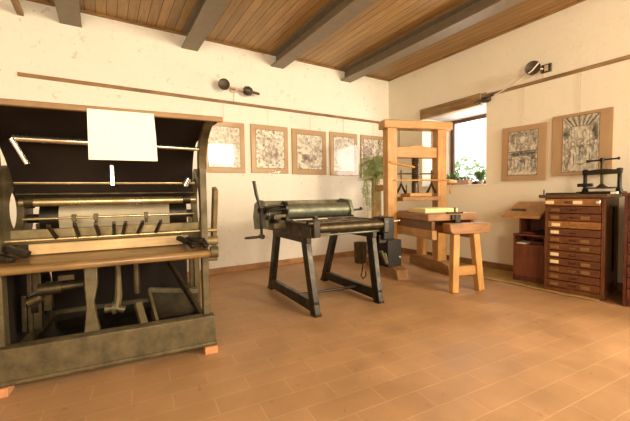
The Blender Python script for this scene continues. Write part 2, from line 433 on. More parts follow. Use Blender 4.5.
def scene_art(seed, blobs, lines=(), base=.3, amp=.6, crisp=2):
    """blobs (u,v,ru,rv,ink): soft ink or light patches; lines (u0,v0,u1,v1,w,ink)"""
    n1, n2 = vnoise(seed), vnoise(seed+99)
    def fn(u, v):
        tx = (n1(u*11, v*13)-.5)*1.1+(n2(u*27, v*31)-.5)*1.5
        d = base+amp*tx*1.5
        for bu, bv, ru, rv, k in blobs:
            e = math.exp(-(((u-bu)/ru)**2+((v-bv)/rv)**2)**crisp)
            d = d*(1-e)+(k+amp*.9*tx)*e
        for u0, v0, u1, v1, w, k in lines:
            L2 = (u1-u0)**2+(v1-v0)**2; tt = max(0, min(1, ((u-u0)*(u1-u0)+(v-v0)*(v1-v0))/L2))
            if math.hypot(u-u0-tt*(u1-u0), v-v0-tt*(v1-v0)) < w: d = k
        return d+.06*math.sin(v*210+u*40)
    return fn
def make_print(label, cx, cz, w, h, mw, fn, wall, group, wires, tilt=0, mt=None, sheet=None):
    """mounted print on wall 'back' (x along) or 'right' (y along)"""
    if wall == 'back': loc = (cx, -.006, cz); rz = 0
    else: loc = (-.006, cx, cz); rz = -90
    t = thing('framed_print', label, 'print', loc, rz, group)
    t.rotation_euler.y = R(tilt)
    mo = MB().box(-w/2, w/2, -.022, 0, -h/2, h/2).build('mount', M['mat'], t, .003)
    aw, ah, ox, oz = sheet if sheet else (w-2*mw, h-2*mw, 0, 0)
    make_art('print_sheet', aw, ah, fn, t, lambda x, z: (x+ox, -.024, z+oz), ink=(.22,.155,.12) if wall == 'back' else (.055,.045,.035))
    e = .008
    li = MB()
    for x0, x1, z0, z1 in ((-aw/2-e,-aw/2,-ah/2-e,ah/2+e),(aw/2,aw/2+e,-ah/2-e,ah/2+e),(-aw/2,aw/2,-ah/2-e,-ah/2),(-aw/2,aw/2,ah/2,ah/2+e)):
        li.box(x0+ox, x1+ox, -.0245, -.0215, z0+oz, z1+oz)
    li.build('mount_line', M['rail'], t, smooth=False)
    MB().box(-w/2+.004, w/2-.004, -.031, -.028, -h/2+.004, h/2-.004).build('glass', M['pglass'], t, smooth=False)
    for x in wires:
        MB().cyl((x, -.004, h/2-.02), (x, -.004, 2.70-cz if wall == 'back' else 2.73-cz), .0022, seg=6).build('hanging_wire', M['wire'], t)
    return t
gb = 'prints in a row on the back wall'
A = scene_art
make_print('print half hidden by the big press hood, leftmost on the back wall', -3.555, 1.985, .67, .80, .085,
    A(3, [(.6,.25,.2,.2,.5),(.25,.3,.2,.2,.2),(.75,.6,.1,.2,.35)], [(.3,.62,.98,.60,.012,.6),(.62,.6,.62,.97,.010,.55),(.3,.8,.98,.8,.008,.5)], .25, .3), 'back', gb, [0])
make_print('print of a crowded scene, second from left on the back wall', -2.771, 1.995, .68, .80, .085,
    A(11, [(.2,.7,.14,.1,.55),(.55,.62,.2,.16,.6),(.35,.3,.2,.15,.6),(.7,.35,.15,.18,.55),(.8,.8,.12,.1,.2),(.25,.88,.15,.06,.5)], [(.05,.8,.95,.78,.008,.6)], .32, .55), 'back', gb, [-.02])
make_print('print with a dark cluster of figures, third from left on the back wall', -1.989, 1.988, .72, .80, .095,
    A(23, [(.35,.32,.17,.13,.8),(.62,.28,.13,.12,.75),(.5,.2,.3,.06,.5),(.25,.75,.16,.18,.25),(.75,.7,.14,.2,.3)], [(.1,.85,.6,.62,.012,.6),(.6,.62,.62,.3,.014,.6),(.05,.95,.3,.7,.008,.5)], .26, .45), 'back', gb, [.03])
make_print('print with window light glaring in its glass, fourth on the back wall', -1.211, 1.992, .66, .82, .085,
    A(31, [(.3,.88,.2,.07,.7),(.6,.9,.2,.06,.55),(.5,.5,.4,.3,.15),(.3,.12,.2,.06,.5)], (), .25, .4), 'back', gb, [0])
make_print('print behind the hanging fern, nearest the corner on the back wall', -.452, 1.975, .67, .86, .075,
    A(41, [(.8,.75,.12,.14,.7),(.2,.6,.15,.3,.55),(.5,.4,.2,.2,.6)], [(.55,.5,.55,.97,.02,.1)], .45, .5), 'back', gb, [0])
def figure(u, v, s, ink, body):
    """a small standing figure: head, body, arms, as ink patches with dark edges"""
    return [(u, v+.02*s, .075*s, .13*s, .9), (u, v+.01*s, .062*s, .118*s, body), (u, v+.165*s, .042*s, .036*s, .9), (u, v+.163*s, .030*s, .027*s, ink),
            (u-.06*s, v+.04*s, .03*s, .05*s, .75), (u+.02*s, v-.03*s, .012*s, .08*s, .8)]
def art_r1():
    bl = [(.5,.93,.48,.05,.55),(.12,.85,.09,.10,.7),(.90,.84,.09,.12,.65),(.5,.80,.12,.10,.75),(.5,.80,.10,.085,.15)]
    for u, v, s, k in ((.25,.72,.9,.15),(.72,.72,.9,.2)): bl += figure(u, v, s, .1, k)
    bl += [(.5,.49,.5,.045,.92),(.88,.28,.11,.17,.9),(.10,.36,.09,.07,.75),(.5,.36,.09,.08,.75)]
    for u, v, s, k in ((.18,.22,1.1,.1),(.42,.20,1.0,.3),(.66,.22,1.15,.12),(.88,.18,.9,.5)): bl += figure(u, v, s, .1, k)
    bl += [(.5,.035,.5,.03,.12)]
    return A(53, bl, [(.02,.545,.98,.545,.008,.9),(.02,.44,.98,.44,.006,.9),(.3,.98,.3,.56,.006,.8),(.7,.98,.7,.56,.006,.8)], .36, .32, 4)
def art_r2():
    ln = []
    for k in range(12):
        u = .02+k*.087; ln.append((u, .99, .5+(u-.5)*.5, .83, .012, .9 if k % 2 else .12))
    ln += [(.22,.82,.78,.82,.008,.9),(.24,.82,.24,.42,.008,.85),(.76,.82,.76,.42,.008,.85),(.02,.98,.24,.82,.008,.85),(.98,.98,.76,.82,.008,.85),(.24,.46,.76,.46,.007,.8)]
    bl = [(.5,.92,.5,.08,.6),(.5,.64,.25,.18,.18),(.11,.70,.10,.14,.75),(.90,.66,.09,.2,.8),(.38,.66,.05,.09,.8),(.38,.66,.035,.075,.1),(.62,.66,.05,.09,.8),(.62,.66,.035,.075,.1),(.5,.52,.11,.08,.9),(.5,.52,.09,.06,.35),(.5,.10,.5,.09,.2)]
    for u, v, s, k in ((.12,.42,1.0,.3),(.30,.26,1.5,.08),(.55,.34,1.0,.5),(.74,.28,1.35,.15),(.92,.34,1.1,.35),(.13,.15,.9,.6)): bl += figure(u, v, s, .1, k)
    bl += [(.52,.16,.14,.05,.85),(.52,.17,.12,.035,.2)]
    return A(67, bl, ln, .36, .30, 4)
gr = 'prints on the right wall'
make_print('smaller tan mounted print of two stacked scenes on the right wall', -2.733, 1.765, .612, .79, .1, art_r1(), 'right', gr, [-.02], 1.2, sheet=(.40,.63,-.01,.0))
make_print('tan mounted print of a vaulted room above the book press', -3.428, 1.806, .645, .79, .1, art_r2(), 'right', gr, [-.02], .5, sheet=(.385,.70,-.005,.0))

# ------------------------------------------------------------------ wall lamps
t = thing('wall_spotlight', 'dark twin spotlight on the back wall above the picture rail', 'lamp', (-3.385, 0, 2.90))
MB().box(-.05,.045,-.03,0,-.045,.045).build('mounting_block', M['porcelain'], t, .008)
MB().cyl((-.19,-.13,.01),(.16,-.13,-.02),.010,seg=10).cyl((0,-.13,-.005),(0,-.03,0),.014,seg=10).build('arm', M['porcelain'], t)
MB().lathe([(.02,-.05),(.05,-.045),(.082,0),(.086,.02),(.07,.012),(.03,0)], (-.19,-.15,.015), Vector((-.25,-1,-.08))).build('round_shade', M['lampd'], t)
MB().lathe([(.035,-.07),(.058,-.06),(.075,0),(.060,.05),(.040,.07),(.022,.08),(.020,.19),(.012,.2)], (.20,-.13,-.02), Vector((1,0,-.10))).build('conical_shade', M['lampd'], t)
MB().tube([(.0,-.02,-.04),(.01,-.012,-.12),(.0,-.010,-.215)], .004, 6).build('cord', M['wire'], t)
t = thing('wall_spotlight', 'dark round spotlight on the right wall with a white cable', 'lamp', (0, -2.93, 2.88))
MB().box(-.03,0,-.15,-.03,-.055,.055).build('mounting_block', M['lampd'], t, .006)
MB().box(-.034,-.029,-.115,-.07,-.04,.04).build('fixing_plate', M['porcelain'], t, .002)
MB().cyl((-.03,-.05,.0),(-.12,.02,.02),.012,seg=10).build('arm', M['porcelain'], t)
MB().lathe([(.02,-.05),(.05,-.045),(.090,0),(.094,.02),(.07,.012),(.03,0)], (-.13,.03,.02), Vector((-1,-.35,-.1))).build('round_shade', M['lampd'], t)
MB().tube([(-.16,-.06,.06),(-.165,.02,-.02),(-.10,.28,-.10),(-.035,.58,-.17),(-.04,.80,-.215)], .010, 8).build('cable', M['cable'], t)
MB().tube([(-.02,-.06,-.05),(-.015,-.04,-.13)], .004, 6).build('cord', M['wire'], t)
t = thing('wall_spotlight', 'small dark spotlight beside the end of the timber lintel', 'lamp', (0, -2.12, 2.665))
MB().box(-.03,0,-.06,.03,-.02,.03).build('mounting_block', M['lampd'], t, .006)
MB().lathe([(.03,-.12),(.045,-.1),(.052,-.02),(.030,.03),(.018,.04)], (-.07,-.02,-.015), Vector((-.1,1,-.1))).build('conical_shade', M['lampd'], t)
MB().cyl((-.07,.12,-.02),(-.07,-.20,.035),.013,seg=10).build('arm', M['lampd'], t)

# ------------------------------------------------------------------ large press
P = thing('lithographic_press', 'large dark cylinder printing press with a curved hood and wooden feed board', 'press', (-4.497,-2.688,0), -6.2)
Lp = -1.30
m = MB(); m.box(Lp-.06, .0, 0, .10, .055, .285); m.box(Lp-.06, .01, -.012, .10, .055, .085)
m.build('front_base_rail', M['olive'], P, .008)
m = MB(); m.box(Lp-.06, 0, 1.25, 1.33, .055, .26); m.build('rear_base_rail', M['olive'], P, .008)
for x in (-.10, Lp-.04): MB().box(x, x+.07, .10, 1.25, .055, .20).build('side_base_rail', M['olive'], P, .006)
hood = [(-.42,1.700),(-.30,1.700),(-.18,1.690),(-.06,1.665),(.06,1.62),(.16,1.56),(.25,1.48),(.32,1.39),(.37,1.28),(.40,1.20)]
def rails(prof, x): return [(x, a, z) for a, z in prof]
def ths(prof, t):
    out = []
    for i in range(len(prof)):
        a = Vector(prof[max(i-1,0)]); c = Vector(prof[min(i+1,len(prof)-1)]); d = (c-a).normalized()
        out.append((0, -d.y*t if False else -d[1]*t, d[0]*t))
    return out
m = MB(); hb = [(-.0-.10*min(1,max(0,(a+.30)/.40)), a, z) for a, z in hood]; m.strip(rails(hood, Lp+.02), hb, ths(hood, .012)); m.build('hood_sheet', M['sheet'], P)
MB().box(Lp-.03, .015, -.445, -.415, 1.684, 1.716).build('hood_edge', M['hoodedge'], P, .004)
# side frames: ring shaped casting, posts, hood bracket
for s_, x0, x1 in (('r', -.075, -.025), ('l', Lp-.025, Lp+.025)):
    xm = (x0+x1)/2
    m = MB()
    m.bar((xm,.11,.19),(xm,.11,1.46), x1-x0, .09, (0,1,0))
    m.bar((xm,1.15,.19),(xm,1.05,1.0), x1-x0, .08, (0,1,0))
    m.bar((xm,.70,.19),(xm,.66,.92), x1-x0, .06, (0,1,0))
    m.bar((xm,.06,.80),(xm,1.12,.80), x1-x0, .10)
    m.ringplate(.42, 1.13, .36, .32, .27 if s_ == 'r' else .15, .235 if s_ == 'r' else .15, x0, x1)
    m.build('side_frame', M['olive'], P, .005)
    if s_ == 'l': MB().box(xm-.012, xm+.012, .15, 1.10, .20, .76).build('side_panel', M['sheet'], P, .003)  # panel added to darken the gap behind the left posts
    outer = [(-.40,1.705),(-.28,1.69),(-.17,1.665),(-.06,1.625),(.01,1.57),(.055,1.50),(.065,1.42)]
    inner = [(.155,1.42),(.145,1.52),(.10,1.60),(.03,1.66),(-.08,1.692),(-.22,1.705)]
    m = MB(); m.prism(outer+inner, lambda a,z: (x0-.005,a,z), lambda a,z: (x1+.005,a,z)); m.build('hood_bracket', M['olive'], P, .004)
xa, xb = Lp+.03, -.08
MB().cyl((xa+.10,.02,1.585),(-.69,.02,1.578),.020).cyl((-.70,.02,1.578),(xb,.02,1.566),.014).build('upper_rod', M['steel'], P)
MB().cyl((xa+.10,.0,1.58),(xa+.165,.02,1.43),.014).build('steel_lever', M['steel'], P)
MB().box(-.68,-.655,.22,.235,1.30,1.45).build('hanger_strip', M['steel'], P, .002)
MB().cyl((xa,.36,1.325),(xb,.36,1.325),.014).build('guide_rod', M['brass'], P)
MB().box(xa,xb,.44,.50,1.20,1.285).build('ink_slab_bar', M['sheet'], P, .004)
MB().cyl((xa,.38,1.245),(xb,.38,1.245),.013).build('thin_roller', M['iron2'], P)
MB().cyl((xa+.03,.34,1.185),(xb,.34,1.185),.030).build('brass_roller', M['brass'], P)
MB().cyl((xa+.06,.34,1.19),(xa+.11,.34,1.19),.045).build('roller_collar', M['iron2'], P)
MB().cyl((xb-.10,.34,1.19),(xb-.04,.34,1.19),.040).build('roller_collar', M['iron2'], P)
MB().cyl((xa+.22,.62,1.06),(xb-.20,.62,1.06),.155,seg=40).build('impression_cylinder', M['drum'], P)
MB().cyl((xa+.10,.62,1.06),(xa+.22,.62,1.06),.15,seg=32).build('cylinder_end', M['iron'], P)
MB().cyl((xb-.20,.62,1.06),(xb-.06,.62,1.06),.15,seg=32).build('cylinder_end', M['iron'], P)
MB().cyl((xa,.62,1.06),(xb,.62,1.06),.035).build('cylinder_shaft', M['iron2'], P)
MB().cyl((xa+.05,.30,1.07),(xb-.02,.30,1.07),.009).build('gripper_rod', M['brass'], P)
for x in (-.925,-.79,-.455):
    MB().box(x-.014,x+.014,.285,.318,1.045,1.095).cyl((x,.30,1.05),(x,.29,1.015),.010,seg=8).build('rod_clip', M['iron2'], P, .003)
MB().box(xa-.02, xb+.02, .26, .29, .90, 1.0).build('finger_board', M['brass_olive'], P, .004)
MB().cyl((xa-.03,.16,.935),(xb+.14,.16,.935),.014).build('finger_bar', M['brass'], P)
for ut, ub in ((-1.06,-1.0),(-.91,-.875),(-.785,-.755),(-.67,-.665),(-.595,-.61),(-.48,-.515),(-.355,-.395)):
    m = MB(); m.bar((ut,.22,1.02),(ub,.145,.94),.022,.014); m.cyl((ut-.011,.225,1.02),(ut+.011,.225,1.02),.014,seg=10)
    m.build('gripper_finger', M['iron2'], P)
# feed board
fb = MB(); fb.prism([(-.02,.760),(-.03,.782),(-.02,.796),(.26,.834),(.26,.795)], lambda a,z: (Lp+.02,a,z), lambda a,z: (-.035,a,z)); fb.build('feed_board', M['feed'], P, .004)
MB().cyl((Lp-.02,-.025,.774),(.0,-.025,.774),.028).build('feed_board_nosing', M['feed'], P)
MB().box(Lp+.13, -.20, .20, .225, .832, .905).build('pale_fence', M['feedl'], P, .004)
MB().cyl((-.025,-.025,.785),(.03,-.025,.785),.045).build('end_boss', M['olive'], P)
m = MB(); m.bar((-.24,.13,.895),(-.17,.08,.86),.05,.03); m.bar((-.17,.08,.86),(-.14,.03,.825),.03,.03); m.bar((-.17,.14,.88),(-.06,.05,.87),.06,.035); m.bar((-.075,.06,.875),(-.045,.02,.82),.04,.03)
m.build('stop_catch', M['iron'], P, .004)
m = MB(); m.bar((-1.26,.12,.90),(-1.14,.08,.85),.05,.04); m.bar((-1.30,.07,.86),(-1.2,.03,.83),.04,.03); m.build('stop_catch', M['iron'], P, .004)
# lower works
m = MB(); m.box(Lp+.05,-.10,.45,.50,.70,.79); m.build('cross_beam', M['iron2'], P, .004)
MB().box(Lp+.05,-.10,1.10,1.13,.20,.78).build('rear_panel', M['sheet'], P, .004)
MB().box(Lp+.05,-.08,.12,1.2,.10,.13).build('drip_tray', M['iron'], P, .003)
m = MB(); m.prism([(-.865,.28),(-.77,.28),(-.785,.36),(-.80,.48),(-.775,.60),(-.77,.76),(-.85,.76),(-.85,.60),(-.845,.45),(-.855,.36)], lambda x,z: (x,.09,z), lambda x,z: (x,.15,z)); m.build('cast_standard', M['olive'], P, .006)
MB().cyl((-1.13,.22,.585),(-1.0,.22,.59),.042).cyl((-1.0,.22,.59),(-.87,.22,.595),.030).build('lower_roller', M['iron2'], P)
MB().box(-1.02,-.92,.2,.25,.635,.675).build('bearing_block', M['iron2'], P, .004)
MB().cyl((-1.2,.25,.5),(-1.12,.25,.53),.035).build('shaft_end', M['iron2'], P)
for x, z0, z1, w in ((-1.20,.28,.76,.03),(-1.16,.30,.70,.05),(-1.10,.42,.62,.05),(-1.235,.29,.55,.03)):
    MB().bar((x,.3,z0),(x+.01,.28,z1),w,.05,(0,1,0)).build('crank_link', M['iron2'], P, .005)
MB().ringplate(.45,.50,.20,.20,.15,.15,-1.19,-1.15).build('gear_wheel', M['iron'], P)
MB().cyl((-.76,.3,.37),(-.69,.3,.37),.03).cyl((-.71,.3,.37),(-.685,.3,.37),.05).build('shaft_collar', M['olive'], P)
MB().tube([(-.665,.3,.76),(-.665,.3,.58),(-.668,.3,.46),(-.685,.29,.37),(-.63,.29,.345)],[.02,.022,.028,.035,.03],10).build('lever_foot', M['olive'], P)
MB().cyl((-.545,.35,.45),(-.545,.35,.78),.028).build('hanging_rod', M['iron2'], P)
MB().bar((-.535,.22,.40),(-.49,.10,.24),.05,.05).build('short_strut', M['olive'], P, .004)
MB().bar((-.46,.35,.46),(-.40,.12,.22),.022,.05).build('flat_strut', M['olive'], P, .003)
MB().box(-.45,-.06,.50,.53,.16,.40).build('oil_guard', M['iron2'], P, .004)
MB().bar((-.46,.48,.43),(-.07,.48,.37),.04,.04).build('guard_edge', M['olive'], P, .004)
MB().bar((-.31,.72,.66),(-.06,.20,.20),.03,.05).build('diagonal_brace', M['iron2'], P, .004)
m = MB(); m.bar((.045,.26,.80),(.045,.10,1.27),.035,.10,(0,1,0)); m.build('side_board', M['brass_olive'], P, .004)
MB().cyl((-.06,.15,.85),(.06,.15,.85),.035).build('side_shaft', M['brass_olive'], P)
MB().cyl((-.06,.15,.71),(.05,.12,.71),.02).build('side_shaft', M['brass_olive'], P)
MB().cyl((-.16,.35,1.30),(-.13,.35,1.36),.03).build('grease_cup', M['steel'], P)
# sheet hanging from the hood
m = MB()
pa = [(-.715,-.449,1.698),(-.715,-.458,1.68),(-.716,-.456,1.56),(-.718,-.452,1.42)]; pb = [(-.385,-.449,1.698),(-.385,-.458,1.68),(-.378,-.456,1.56),(-.374,-.454,1.42)]
m.strip(pa, pb, [(0,.004,0)]*4)
o = m.build('paper_sheet', M['paper']); o.location = P.location; o.rotation_euler = P.rotation_euler
tag(o, 'blank white paper sheet hanging from the hood of the big press', 'paper')
# bricks it stands on
for x, lb in ((-.085, 'brick under the right end of the big press base'), (-1.34, 'brick under the left end of the big press base')):
    o = MB().box(x,x+.095,-.03,.09,0,.055).build('brick', M['brick'], bevel=.004); o.location = P.location; o.rotation_euler = P.rotation_euler
    tag(o, lb, 'brick', 'bricks under the big press')

# ------------------------------------------------------------------ proofing press in the middle
E_ = thing('proofing_press', 'black iron table proofing press with splayed legs in the room centre', 'press', (-3.441,-2.512,0), -3)
for x, side in ((0,-1),(.80,1)):
    m = MB(); w = .065
    lean = .055 if side > 0 else .0
    def F(a, z): return (x+lean*(z/.76)*1.0, a, z)
    for (a0,z0,a1,z1,t) in ((.045,0,.24,.76,.105),(1.225,0,1.0,.76,.105)):
        m.bar(F(a0,z0),F(a1,z1),w,t,(0,1,0))
    m.bar(F(.02,.085),F(1.25,.085),w*.9,.11); m.bar(F(.16,.745),F(1.08,.745),w*.9,.07)
    m.build('side_frame', M['iron'], E_, .006)
    for a in (.04, 1.23):
        MB().box(x-.04, x+.04, a-.05, a+.05, 0, .025).build('foot', M['iron'], E_, .004)
MB().cyl((-.03,.40,.13),(.84,.40,.10),.014).build('tie_rod', M['iron'], E_)
for x, nm in ((-.03,'l'),(.87,'r')):
    m = MB(); m.box(x-.03,x+.03,.02,1.32,.78,.90); m.box(x-.035,x+.035,.02,1.32,.90,.925); m.build('bed_rail', M['iron2'], E_, .005)
MB().box(0,.84,.06,1.30,.83,.875).build('bed', M['iron2'], E_, .004)
MB().box(.03,.82,.10,.80,.875,.915).build('bed_plate', metal('bed_plate_metal', (.16,.12,.07), (.34,.27,.16), .35, .7), E_, .003)
MB().cyl((-.01,.03,.875),(.88,.03,.875),.052,seg=24).build('front_roller', M['iron2'], E_)
MB().box(-.045,.03,-.03,.09,.79,.96).build('roller_bearing', M['iron'], E_, .008)
MB().box(.83,.90,-.03,.09,.78,.95).build('roller_bearing', M['iron'], E_, .008)
MB().cyl((-.10,.0,.93),(-.05,.0,.93),.03).cyl((.0,.02,.97),(.0,.02,1.0),.03).build('roller_screw', M['iron'], E_)
MB().cyl((-.02,.10,.795),(.90,.06,.80),.012).build('stay_rod', M['green'], E_)
m = MB()
for a in (.3,.48,.66): m.box(.1,.78,a,a+.02,.915,.927)
for a in (.2,.5,.7): m.box(a,a+.06,.22,.70,.915,.922)
m.build('type_furniture', M['iron2'], E_, .002)
# roller carriage
for x in (-.235,.92):
    m = MB(); m.prism([(.70,.84),(1.10,.80),(1.14,.95),(1.08,1.11),(.95,1.16),(.74,1.14),(.68,1.0)], lambda a,z: (x-.025,a,z), lambda a,z: (x+.025,a,z)); m.build('carriage_cheek', M['green'], E_, .006)
MB().cyl((-.22,.80,1.02),(.90,.80,1.02),.088,seg=36).build('blanket_roller', M['green'], E_)
MB().cyl((-.22,.66,.925),(.90,.66,.925),.028).build('inking_roller', M['iron'], E_)
MB().box(-.22,.90,.98,1.03,1.08,1.145).build('rear_bar', M['olive'], E_, .004)
MB().box(-.20,-.05,.60,.64,.84,1.0).build('gear_cover', M['olive'], E_, .006)
m = MB(); m.ringplate(.66,1.06,.085,.085,.035,.035,-.06,-.03); m.ringplate(.62,1.0,.06,.06,.02,.02,-.30,-.27); m.build('gear', M['iron'], E_)
MB().cyl((-.34,.64,1.03),(-.06,.60,1.06),.016).cyl((-.30,.62,1.08),(-.08,.62,1.10),.013).cyl((-.24,.58,.93),(-.2,.5,.93),.022).cyl((-.1,.58,.95),(-.08,.5,.95),.022).build('linkage', M['iron'], E_)
MB().cyl((.92,.78,1.0),(1.13,.78,1.01),.014).cyl((1.12,.78,1.01),(1.13,.78,1.03),.022).build('axle_end', M['iron'], E_)
m = MB(); m.tube([(-.415,.62,1.37),(-.39,.62,1.22),(-.34,.62,1.05)],[.018,.018,.014],10); m.tube([(-.34,.62,1.05),(-.345,.62,.92),(-.34,.62,.765)],[.022,.015,.015],10); m.cyl((-.36,.62,1.05),(-.20,.70,1.05),.03); m.cyl((-.34,.585,.765),(-.34,.655,.765),.026)
cr = m.build('crank', M['iron'], E_)
MB().lathe([(.008,0),(.013,.02),(.016,.10),(.012,.19),(.006,.20)], (-.345,.60,.765), (-1,-.1,.0)).build('crank_handle', M['iron'], cr)
# motor and switch box
m = MB(); m.box(.93,1.09,.10,.30,.68,.94); m.build('motor_box', M['dark'], E_, .012)
m = MB(); m.box(1.01,1.22,.12,.32,.35,.665); m.build('switch_box', M['dark'], E_, .008)
MB().box(.90,1.02,.14,.24,.64,.74).build('bracket', M['iron'], E_, .004)
MB().cyl((1.08,.18,.88),(1.25,.18,.885),.010).cyl((1.19,.11,.46),(1.19,.125,.46),.014).build('box_knob', M['steel'], E_)
m = MB(); m.cyl((.92,.14,.55),(.98,.12,.40),.026); m.cyl((.99,.16,.52),(1.02,.14,.40),.022); m.build('damper_cylinder', M['iron2'], E_)
MB().tube([(.80,.3,.60),(.78,.28,.45),(.76,.28,.33),(.74,.28,.26),(.77,.28,.22),(.81,.28,.25),(.81,.28,.31)],.007,8).build('hook_wire', M['iron'], E_)
# white sheet lying on the bed
o = MB().box(.0,.44,.52,.60,.929,.935).build('paper_sheet', M['paper']); o.location = E_.location; o.rotation_euler = E_.rotation_euler
tag(o, 'white paper strip lying on the bed of the black proofing press', 'paper')
# waste bin behind
t = thing('waste_bin', 'brown bin on the floor behind the proofing press', 'bin', (-1.36,-.66,0))
m = MB(); m.lathe([(.10,0),(.105,.02),(.115,.35),(.12,.36),(.11,.36),(.095,.03)]); m.build('body', M['olive'], t)

# ------------------------------------------------------------------ wooden press
WP = thing('wooden_hand_press', 'tall pine wooden hand press standing in front of the niche window', 'press', (-1.57,-1.62,0), -18)
for x in (0,.83):
    MB().box(x-.077,x+.077,-.08,.08,.14,2.20).build('post', M['pine'], WP, .010)
    m = MB(); m.prism([(-.40,0),(.75,0),(.75,.13),(.60,.17),(-.18,.17),(-.34,.14)], lambda a,z: (x-.09,a,z), lambda a,z: (x+.09,a,z)); m.build('foot', M['foot'], WP, .008)
    MB().box(x-.065,x+.065,.44,.56,.16,.74 if x else 1.33).build('rear_post', M['pine'], WP, .008)
    if not x: MB().box(x-.045,x+.045,.08,.56,1.26,1.35).build('rear_rail', M['piney'], WP, .006)
MB().box(-.135,1.0,-.10,.11,2.165,2.285).build('top_beam', M['pinex'], WP, .014)
m = MB(); m.prism([(.08,1.74),(.75,1.74),(.75,1.90),(.55,1.905),(.48,1.93),(.34,1.93),(.27,1.905),(.08,1.90)], lambda x,z: (x,-.06,z), lambda x,z: (x,.06,z)); m.build('cross_beam', M['pinex'], WP, .008)
MB().cyl((.15,0,1.9),(.15,0,2.17),.007,seg=8).build('tie_rod', M['iron2'], WP)
MB().cyl((.69,0,1.9),(.69,0,2.17),.007,seg=8).build('tie_rod', M['iron2'], WP)
pr = [(.052,1.20),(.055,1.36)]
for k in range(22): pr.append((.058 if k % 2 else .046, 1.38+k*.017))
MB().lathe(pr+[(.04,1.76)], (.415,0,0), (0,0,1), 20).build('screw', metal('screw_metal', (.035,.022,.012), (.10,.06,.032), .45, .4), WP)
MB().lathe([(.014,0),(.018,.05),(.022,.3),(.024,.42),(.016,.46)], (.40,-.03,1.60), (-1,-.12,.16)).build('press_bar', M['pinex'], WP)
MB().cyl((.12,-.02,1.505),(.72,-.02,1.505),.010,seg=8).build('upper_guide', M['iron2'], WP)
MB().cyl((.02,-.09,1.405),(.96,-.09,1.405),.012).build('cross_bar', M['pinex'], WP)
for x in (.17,.68):
    MB().cyl((x,-.02,1.56),(x,-.02,1.32),.011,seg=8).build('hanger_rod', M['iron2'], WP)
    m = MB()
    m.tube([(x,-.02,1.36),(x-.03,-.02,1.29),(x-.075,-.02,1.215)],[.014,.018,.02],8); m.tube([(x,-.02,1.36),(x+.03,-.02,1.29),(x+.075,-.02,1.215)],[.014,.018,.02],8)
    m.cyl((x+.085,-.02,1.20),(x+.085,-.02,1.34),.009,seg=8)
    m.build('spring_hanger', M['iron'], WP)
MB().box(.10,.73,-.20,.22,1.10,1.16).build('platen', M['foot'], WP, .006)
MB().box(.25,.60,-.14,.16,1.16,1.215).build('platen_block', M['pinex'], WP, .008)
MB().box(.06,.77,-.90,.20,.855,.945).build('bed', M['bedw'], WP, .012)
m = MB(); m.box(.38,.43,-.93,-.90,.865,.93); m.box(.33,.56,-.91,-.87,.945,.965); m.cyl((.45,-.89,.95),(.45,-.89,1.02),.012,seg=8); m.box(.42,.50,-.94,-.9,.83,.93); m.build('bed_clamp', M['iron'], WP, .004)
for x in (.10,.66):
    MB().box(x-.025,x+.025,-.95,.50,.745,.855).build('bed_runner', M['bedd'], WP, .005)
    MB().box(x-.035,x+.035,-.975,.50,.63,.745).build('rail', M['piney'], WP, .006)
MB().box(.085,.745,-.03,.03,.60,.72).build('lower_cross_beam', M['pinex'], WP, .006)
# trestle
T = thing('trestle', 'short pine trestle holding up the front end of the wooden press', 'trestle', (-1.57,-1.62,0), -18)
m = MB(); m.prism([(.215,.735),(.25,.71),(.72,.71),(.755,.735),(.77,.80),(.77,.835),(.20,.835),(.20,.80)], lambda x,z: (x,-1.14,z), lambda x,z: (x,-.985,z))
o = m.build('top_block', M['bedw'], T, .008)
MB().bar((.325,-1.06,.72),(.285,-1.09,0),.085,.085,(0,1,0)).build('leg', M['pine'], T, .006)
MB().bar((.60,-1.06,.72),(.655,-1.09,0),.085,.085,(0,1,0)).build('leg', M['pine'], T, .006)
MB().box(.32,.63,-1.10,-1.05,.20,.31).build('stretcher', M['pinex'], T, .005)
# paper stack on the bed
o = MB().box(.20,.70,-.62,-.18,.945,1.0).build('paper_stack', M['ypaper'], bevel=.004); o.location = WP.location; o.rotation_euler = WP.rotation_euler
tag(o, 'thick stack of cream paper on the bed of the wooden press', 'paper stack')
# ink dabber on the right post
t = thing('ink_dabber', 'pale ink dabber with a wooden handle hung on the wooden press post', 'dabber', (-1.57,-1.62,0), -18)
MB().lathe([(.02,0),(.075,.01),(.088,.03),(.07,.055),(.02,.068)], (1.02,-.03,1.345)).build('pad', wood('dabber_pale', (.55,.36,.18), (.68,.48,.26), 'x', .6), t)
MB().lathe([(.012,0),(.017,.02),(.011,.10),(.015,.16)], (1.005,-.03,1.19)).build('handle', M['pine'], t)
MB().cyl((.90,-.03,1.37),(1.0,-.03,1.37),.012,seg=8).build('peg', M['pine'], t)

